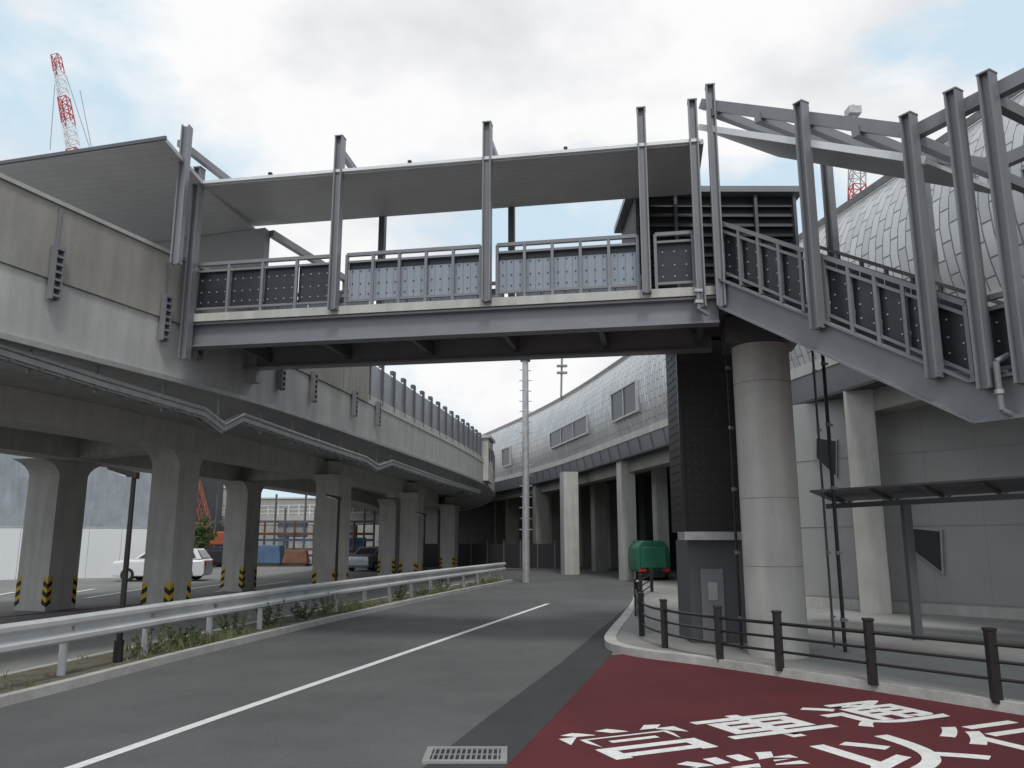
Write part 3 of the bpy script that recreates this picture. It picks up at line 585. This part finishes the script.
def lattice(b1,b2,p0,p1,w0,w1,n,wm=1.):
    d=(p1-p0).normalized(); a=d.cross(V(0,1,0)).normalized(); c=d.cross(a); pr=None
    for k in range(n+1):
        q=p0.lerp(p1,k/n); w=w0+(w1-w0)*k/n; cur=[q+a*w*i+c*w*j for i,j in ((-.5,-.5),(.5,-.5),(.5,.5),(-.5,.5))]
        if pr:
            b=b1 if (k//3)%2 else b2
            for i in range(4):
                b.beam(pr[i],cur[i],w*.09*wm,w*.09*wm); b.beam(pr[i],cur[(i+1)%4],w*.06*wm,w*.06*wm); b.beam(cur[i],cur[(i+1)%4],w*.06*wm,w*.06*wm)
        pr=cur
t=thing('lattice_mast','slim red and white lattice mast rising behind the stair roof','mast',tuple(aty(857,230,24)));b1=MB();b2=MB(); lattice(b1,b2,aty(857,240,24),aty(857,155,24),.42,.38,8); obj('red_section',b1,'redp',t); obj('white_section',b2,'galv',t)
b=MB(); b.cyl(aty(857,155,24),aty(852,106,24),.1,10); obj('mast_top',b,'galv',t); b=MB(); b.box(aty(853,112,24),(.4,.4,.25)); obj('antenna_box',b,'galv',t)
t=thing('tower_crane','distant red and white lattice crane boom at top left','crane',tuple(aty(92,540,75))); b1=MB();b2=MB(); lattice(b1,b2,aty(92,250,75),aty(56,56,75),1.3,.7,22,1.2); obj('boom_red',b1,'redp',t); obj('boom_white',b2,'white',t)
for q in ((80,90,92,150),(66,75,97,170),(57,56,50,150)): b=MB(); b.cyl(aty(q[0],q[1],75),aty(q[2],q[3],75),.035,5); obj('cable',b,'steel',t)
b=MB(); c=aty(92,250,75); b.cyl(V(c.x,c.y,0),c,.8,10); b.box(V(c.x,c.y,1.5),(5,3,2)); obj('mast',b,'redp',t)
# ---------------------------------------------------------------- background left
a=at(-420,588); c=at(150,577); t=thing('site_hoarding','white construction hoarding across the far side of the car park','hoarding',tuple((a+c)/2)); 
for k in range(14):
    q0=a.lerp(c,k/14);q1=a.lerp(c,(k+.985)/14); b=MB(); b.beam(q0+V(0,0,1.05),q1+V(0,0,1.05),.06,2.1); obj('panel',b,'hoard',t)
b=MB(); b.beam(a+V(0,0,2.14),c+V(0,0,2.14),.1,.07); obj('top_rail',b,'galv',t)
t=thing('wrapped_building','building under blue grey scaffold sheeting behind the hoarding','building',tuple(aty(20,540,55)))
l=aty(-160,540,55);r=aty(150,540,50)
n=16
for k in range(n):
    q0=V(l.x,l.y,0).lerp(V(r.x,r.y,0),k/n); q1=V(l.x,l.y,0).lerp(V(r.x,r.y,0),(k+1)/n); b=MB(); m_=8
    vs=[];fs=[]
    for j in range(m_+1):
        for i in range(5):
            q=q0.lerp(q1,i/4); z=9.2*j/m_; edge=(i in(0,4)) ; vs.append(V(q.x,q.y+(0 if edge else random.uniform(-.16,.1)),z))
    for j in range(m_):
        for i in range(4): fs.append((j*5+i,j*5+i+1,j*5+i+6,j*5+i+5))
    b.add(vs,fs); obj('sheeting',b,'sheet',t,smooth=True)
b=MB(); b.prism([V(l.x,l.y+.4,0),V(r.x,r.y+.4,0),V(r.x,r.y+12,0),V(l.x,l.y+12,0)],(0,0,8.9)); obj('building_core',b,'conc_d',t)
t=thing('far_overpass','distant low overpass with pale railing seen under the viaduct','overpass',tuple(aty(300,545,62)))
l=aty(175,540,66);r=aty(410,540,60)
b=MB(); b.beam(V(l.x,l.y,3.1),V(r.x,r.y,3.1),3,.7); obj('deck',b,'conc',t)
for z in (3.6,3.9,4.2): b=MB(); b.beam(V(l.x,l.y-1.4,z),V(r.x,r.y-1.4,z),.07,.07); obj('handrail',b,'white',t)
for k in range(24):
    q=V(l.x,l.y-1.4,3.35).lerp(V(r.x,r.y-1.4,3.35),k/23); b=MB(); b.beam(q,q+V(0,0,.9),.06,.06); obj('railing_post',b,'white',t)
for k in range(7):
    q=V(l.x,l.y,0).lerp(V(r.x,r.y,0),(k+.4)/7); b=MB(); b.box(q+V(0,0,1.35),(.6,.8,2.7)); obj('pier',b,'conc',t)
t=thing('site_scaffold','dark steel scaffold frames of the building site behind the car park','scaffold',tuple(aty(290,545,54)))
for k in range(18):
    q=aty(203+k*10,560,54-.3*(k%2)); b=MB(); b.cyl(V(q.x,q.y,0),V(q.x,q.y,2.8+.9*((k*5)%3)),.07,6); obj('standard',b,'steel_d' if k%3 else 'rust',t)
for z,m in ((.6,'rust'),(1.,'steel_d'),(1.6,'bluep'),(2.,'rust'),(2.8,'steel_d')): b=MB(); a=aty(205,560,54);c=aty(374,560,54); b.beam(V(a.x,a.y,z),V(c.x,c.y,z),.1,.16); obj('ledger',b,m,t)
for k,(f0,f1,z) in enumerate(((.05,.3,1.3),(.42,.6,2.3),(.7,.95,1.25))):
    a=aty(205,560,54.2);c=aty(374,560,54.2); b=MB(); b.beam(V(*a.lerp(c,f0)[:2],z),V(*a.lerp(c,f1)[:2],z),.03,1.); obj('sheet_panel',b,'sheet' if k%2 else 'bluep',t)
for i,(px,w,h,m,lab) in enumerate([(268,2.0,1.3,'bluep','blue sheeted stack of site material beside the lamp post'),(296,1.6,1.0,'rust','rusty stack of steel right of the blue sheeted stack'),(232,1.4,1.0,'bluep','small blue sheeted pallet behind the second column row')]):
    q=aty(px,560,51); t=thing('site_stack',lab,'site material',(q.x,q.y,0)); b=MB(); b.frus((q.x,q.y),(w,1.5),(w*.8,1.1),0.15,h,.15*i); obj('cover',b,m,t,bevel=.08); b=MB(); b.box(V(q.x,q.y,.07),(w,1.5,.14)); obj('pallet',b,'bark',t)
def block(px0,px1,y,h,m,label,rows):
    l=aty(px0,540,y);r=aty(px1,540,y); t=thing('distant_building',label,'building',((l.x+r.x)/2,y,0)); b=MB(); b.box(((l.x+r.x)/2,y+3,h/2),(r.x-l.x,6,h)); obj('wall',b,m,t)
    b=MB(); b.box(((l.x+r.x)/2,y+3,h+.1),(r.x-l.x+.3,6.3,.2)); obj('roof',b,'conc',t)
    for j in range(rows):
        for k in range(6):
            x=l.x+(r.x-l.x)*(k+.5)/6; b=MB(); b.box((x,y-.02,h*(j+.6)/rows),((r.x-l.x)*.1,.05,h*.25/rows)); obj('window',b,'glass_b',t)
block(165,235,95,7.6,'conc_b','low grey building behind the distant orange crane',2); block(255,335,120,7.6,'conc_b','low grey distant building beyond the overpass',3); block(345,430,90,6.,'conc_b','distant grey building between the far viaduct columns',2)
t=thing('orange_crane','small orange crawler crane parked beyond the car park','crane',tuple(at(215,570))); b1=MB(); b2=MB(); lattice(b1,b2,aty(205,520,50),aty(186,440,50),.5,.3,8); obj('boom',b1,'orange',t); obj('boom_tip',b2,'orange',t)
q=aty(212,545,50); b=MB(); b.box(V(q.x,q.y,1.7),(2.2,2,.8)); obj('engine_body',b,'orange',t,bevel=.08); b=MB(); b.box(V(q.x-.7,q.y-.2,2.3),(.8,1.4,.7)); obj('cab',b,'orange',t,bevel=.06); b=MB(); b.box(V(q.x-.7,q.y-.93,2.35),(.6,.05,.45)); obj('cab_window',b,'glass',t)
for s in (-1,1): b=MB(); b.box(V(q.x,q.y+s*.9,.6),(3.0,.6,1.0)); obj('track',b,'rubber',t,bevel=.2)
def tree(px,y,h,r,lab):
    q=aty(px,560,y); c=V(q.x,q.y,0); t=thing('roadside_tree',lab,'tree',tuple(c)); b=MB(); b.cyl(c,c+V(.05,0,h*.5),.09,8,.05)
    L=MB()
    for k in range(14):
        a=random.uniform(0,6.28); e=c+V(math.cos(a)*r*random.uniform(.2,.8),math.sin(a)*r*random.uniform(.2,.8),h*random.uniform(.5,.95)); b.cyl(c+V(0,0,h*random.uniform(.3,.5)),e,.03,5,.01)
        for j in range(90):
            o=e+V(random.gauss(0,1),random.gauss(0,1),random.gauss(0,.8))*r*.22; v=V(random.uniform(-1,1),random.uniform(-1,1),random.uniform(-1,1)).normalized()*.09; w=v.cross(V(random.random(),random.random(),.5)).normalized()*.05
            L.add([o-v,o+w,o+v,o-w],[(0,1,2,3)])
    obj('trunk',b,'bark',t); obj('crown',L,'leaf',t)
tree(203,46,2.8,.7,'small green tree under the viaduct beside the orange crane')
# ---------------------------------------------------------------- vehicles
def wheel(par,c,ax,r=.27,w=.17):
    b=MB(); b.cyl(c-ax*w/2,c+ax*w/2,r,20); o=obj('wheel',b,'rubber',par,smooth=True); b=MB(); b.cyl(c-ax*(w/2+.01),c+ax*(w/2+.01),r*.6,14); obj('rim',b,'galv',o,smooth=True)
def car(loc,ang,m,label,k=1.):
    t=thing('parked_car',label,'car',tuple(loc)); X=V(math.cos(ang),math.sin(ang),0); Y=V(-math.sin(ang),math.cos(ang),0)
    def q(x,y,z): return loc+X*x*k+Y*y*k+V(0,0,z*k)
    sec=[(-1.78,.3,.62),(-1.72,.2,.78),(-1.2,.2,.84),(0,.2,.86),(1.2,.2,.84),(1.7,.2,.86),(1.78,.3,.8)]
    b=MB(); m_=[]; 
    for x,z0,z1 in sec: wd=.7 if abs(x)<1.5 else .62; m_.append([q(x,-wd,z0),q(x,wd,z0),q(x,wd,z1-.08),q(x,wd-.06,z1),q(x,-wd+.06,z1),q(x,-wd,z1-.08)])
    vs=[p for r_ in m_ for p in r_]; fs=[(i*6+j,i*6+(j+1)%6,(i+1)*6+(j+1)%6,(i+1)*6+j) for i in range(len(sec)-1) for j in range(6)]+[tuple(range(6)),tuple(range(len(vs)-6,len(vs)))]
    b.add(vs,fs); obj('body',b,m,t,bevel=.03)
    b=MB(); b.hexa([q(-1.05,-.64,.84),q(1.68,-.64,.84),q(1.68,.64,.84),q(-1.05,.64,.84)],[q(-.4,-.52,1.24),q(1.4,-.52,1.26),q(1.4,.52,1.26),q(-.4,.52,1.24)]); obj('cabin',b,m,t,bevel=.03)
    for s in (-1,1):
        for (a0,a1,b0,b1) in ((-.78,-.02,-.36,-.02),(.05,.78,.05,.72),(.86,1.45,.8,1.28)):
            b=MB(); e=.012
            b.hexa([q(a0,s*(.625+e),.89),q(a1,s*(.625+e),.89),q(a1,s*.60,.89),q(a0,s*.60,.89)],[q(b0,s*(.535+e),1.19),q(b1,s*(.535+e),1.19),q(b1,s*.51,1.19),q(b0,s*.51,1.19)]); obj('side_window',b,'glass',t)
    b=MB(); b.hexa([q(-1.03,-.55,.88),q(-1.0,-.55,.88),q(-1.0,.55,.88),q(-1.03,.55,.88)],[q(-.46,-.46,1.2),q(-.42,-.46,1.2),q(-.42,.46,1.2),q(-.46,.46,1.2)]); obj('windscreen',b,'glass',t)
    b=MB(); b.hexa([q(1.66,-.55,.9),q(1.68,-.55,.9),q(1.68,.55,.9),q(1.66,.55,.9)],[q(1.44,-.46,1.2),q(1.47,-.46,1.2),q(1.47,.46,1.2),q(1.44,.46,1.2)]); obj('rear_window',b,'glass',t)
    for x in (-1.12,1.12):
        for s in (-1,1): wheel(t,q(x,s*.64,.26),Y,.26*k,.16)
    for s in (-1,1):
        b=MB(); b.box(q(-1.74,s*.48,.62),(.1,.22,.12),ang); obj('headlight',b,'light_w',t); b=MB(); b.box(q(1.75,s*.52,.68),(.09,.16,.2),ang); obj('tail_light',b,'light_r',t)
q=aty(164,560,33); car(V(q.x,q.y,0),math.radians(4),'carw','white hatchback parked side on behind the viaduct column')
q=aty(372,565,44); car(V(q.x,q.y,0),math.radians(75),'cars','silver car parked end on between far viaduct columns')
# green truck
q=at(650,582); q=V(q.x,q.y,0); t=thing('green_truck','green refuse truck parked under the station by the road','truck',tuple(q))
def hexring(y): return [q+V(x,y,z) for x,z in ((-.6,.4),(.6,.4),(.66,.8),(.62,1.3),(.4,1.58),(-.4,1.58),(-.62,1.3),(-.66,.8))]
b=MB(); b.prism(hexring(-.9),(0,2.8,0)); obj('body',b,'green',t,bevel=.05)
b=MB(); b.prism([q+V(x,-1.1,z) for x,z in ((-.5,.55),(.5,.55),(.45,1.35),(-.45,1.35))],(0,.2,0)); obj('tail_gate',b,'green',t,bevel=.04)
b=MB(); b.box(q+V(0,2.6,.95),(1.25,1.1,1.1)); cb=obj('cab',b,'green',t,bevel=.08); b=MB(); b.box(q+V(0,3.16,1.15),(1.0,.04,.4)); obj('windscreen',b,'glass',cb)
b=MB(); b.box(q+V(0,.9,.3),(.8,4.0,.16)); obj('chassis',b,'blk',t)
b=MB(); b.box(q+V(0,-1.0,.38),(1.2,.08,.1)); obj('rear_bumper',b,'blk',t)
for x in (-.52,.52):
    for y in (-.3,2.6): wheel(t,q+V(x,y,.27),V(1,0,0),.27,.2)
    b=MB(); b.box(q+V(x*.85,-1.06,.48),(.26,.06,.1)); obj('tail_light',b,'light_r',t)
# ---------------------------------------------------------------- light, sky, camera
sc=bpy.context.scene; w=bpy.data.worlds.new('World'); sc.world=w; w.use_nodes=True; n=w.node_tree.nodes; l=w.node_tree.links
bg=n['Background']; bg.inputs[1].default_value=.115
sk=n.new('ShaderNodeTexSky'); sk.sky_type='NISHITA'; sk.sun_disc=False; sk.sun_elevation=math.radians(54); sk.sun_rotation=math.radians(172); sk.dust_density=2
tc=n.new('ShaderNodeTexCoord'); mp=n.new('ShaderNodeMapping'); mp.inputs['Scale'].default_value=(1,1,1.7); mp.inputs['Location'].default_value=(.62,.3,.45); l.new(tc.outputs['Generated'],mp.inputs[0])
nz=n.new('ShaderNodeTexNoise'); nz.inputs['Scale'].default_value=2.3; nz.inputs['Detail'].default_value=9; nz.inputs['Roughness'].default_value=.52; nz.inputs['Distortion'].default_value=.25; l.new(mp.outputs[0],nz.inputs[0])
r1=n.new('ShaderNodeValToRGB'); r1.color_ramp.elements[0].position=.44; r1.color_ramp.elements[1].position=.53; l.new(nz.outputs['Fac'],r1.inputs[0])
nz2=n.new('ShaderNodeTexNoise'); nz2.inputs['Scale'].default_value=3.4; nz2.inputs['Detail'].default_value=8; l.new(mp.outputs[0],nz2.inputs[0])
r2=n.new('ShaderNodeValToRGB'); r2.color_ramp.elements[0].position=.36; r2.color_ramp.elements[0].color=(6.2,6.3,6.6,1); r2.color_ramp.elements[1].position=.56; r2.color_ramp.elements[1].color=(8.5,8.5,8.55,1); l.new(nz2.outputs['Fac'],r2.inputs[0])
skm=n.new('ShaderNodeMix'); skm.data_type='RGBA'; skm.inputs[0].default_value=.85; l.new(sk.outputs[0],skm.inputs[6]); skm.inputs[7].default_value=(6.0,7.5,8.5,1)
mx=n.new('ShaderNodeMix'); mx.data_type='RGBA'; l.new(r1.outputs[0],mx.inputs[0]); l.new(skm.outputs[2],mx.inputs[6]); l.new(r2.outputs[0],mx.inputs[7]); l.new(mx.outputs[2],bg.inputs[0])
sd=bpy.data.lights.new('sun','SUN'); sd.energy=1.5; sd.angle=math.radians(11); sd.color=(1,.96,.9); so=bpy.data.objects.new('sun',sd); C.objects.link(so)
el=math.radians(54); az=math.radians(172); dv=V(math.sin(az)*math.cos(el),math.cos(az)*math.cos(el),math.sin(el)); so.rotation_euler=(-dv).to_track_quat('-Z','Y').to_euler()
cd=bpy.data.cameras.new('camera'); cd.sensor_width=36; cd.lens=36*F/1024; cd.clip_end=3000; cd.clip_start=.05; co=bpy.data.objects.new('camera',cd); C.objects.link(co); co.location=(0,0,H*S); co.rotation_euler=(math.pi/2+PIT,0,0); sc.camera=co
sc.view_settings.view_transform='Standard'; sc.view_settings.look='None'; sc.view_settings.exposure=0
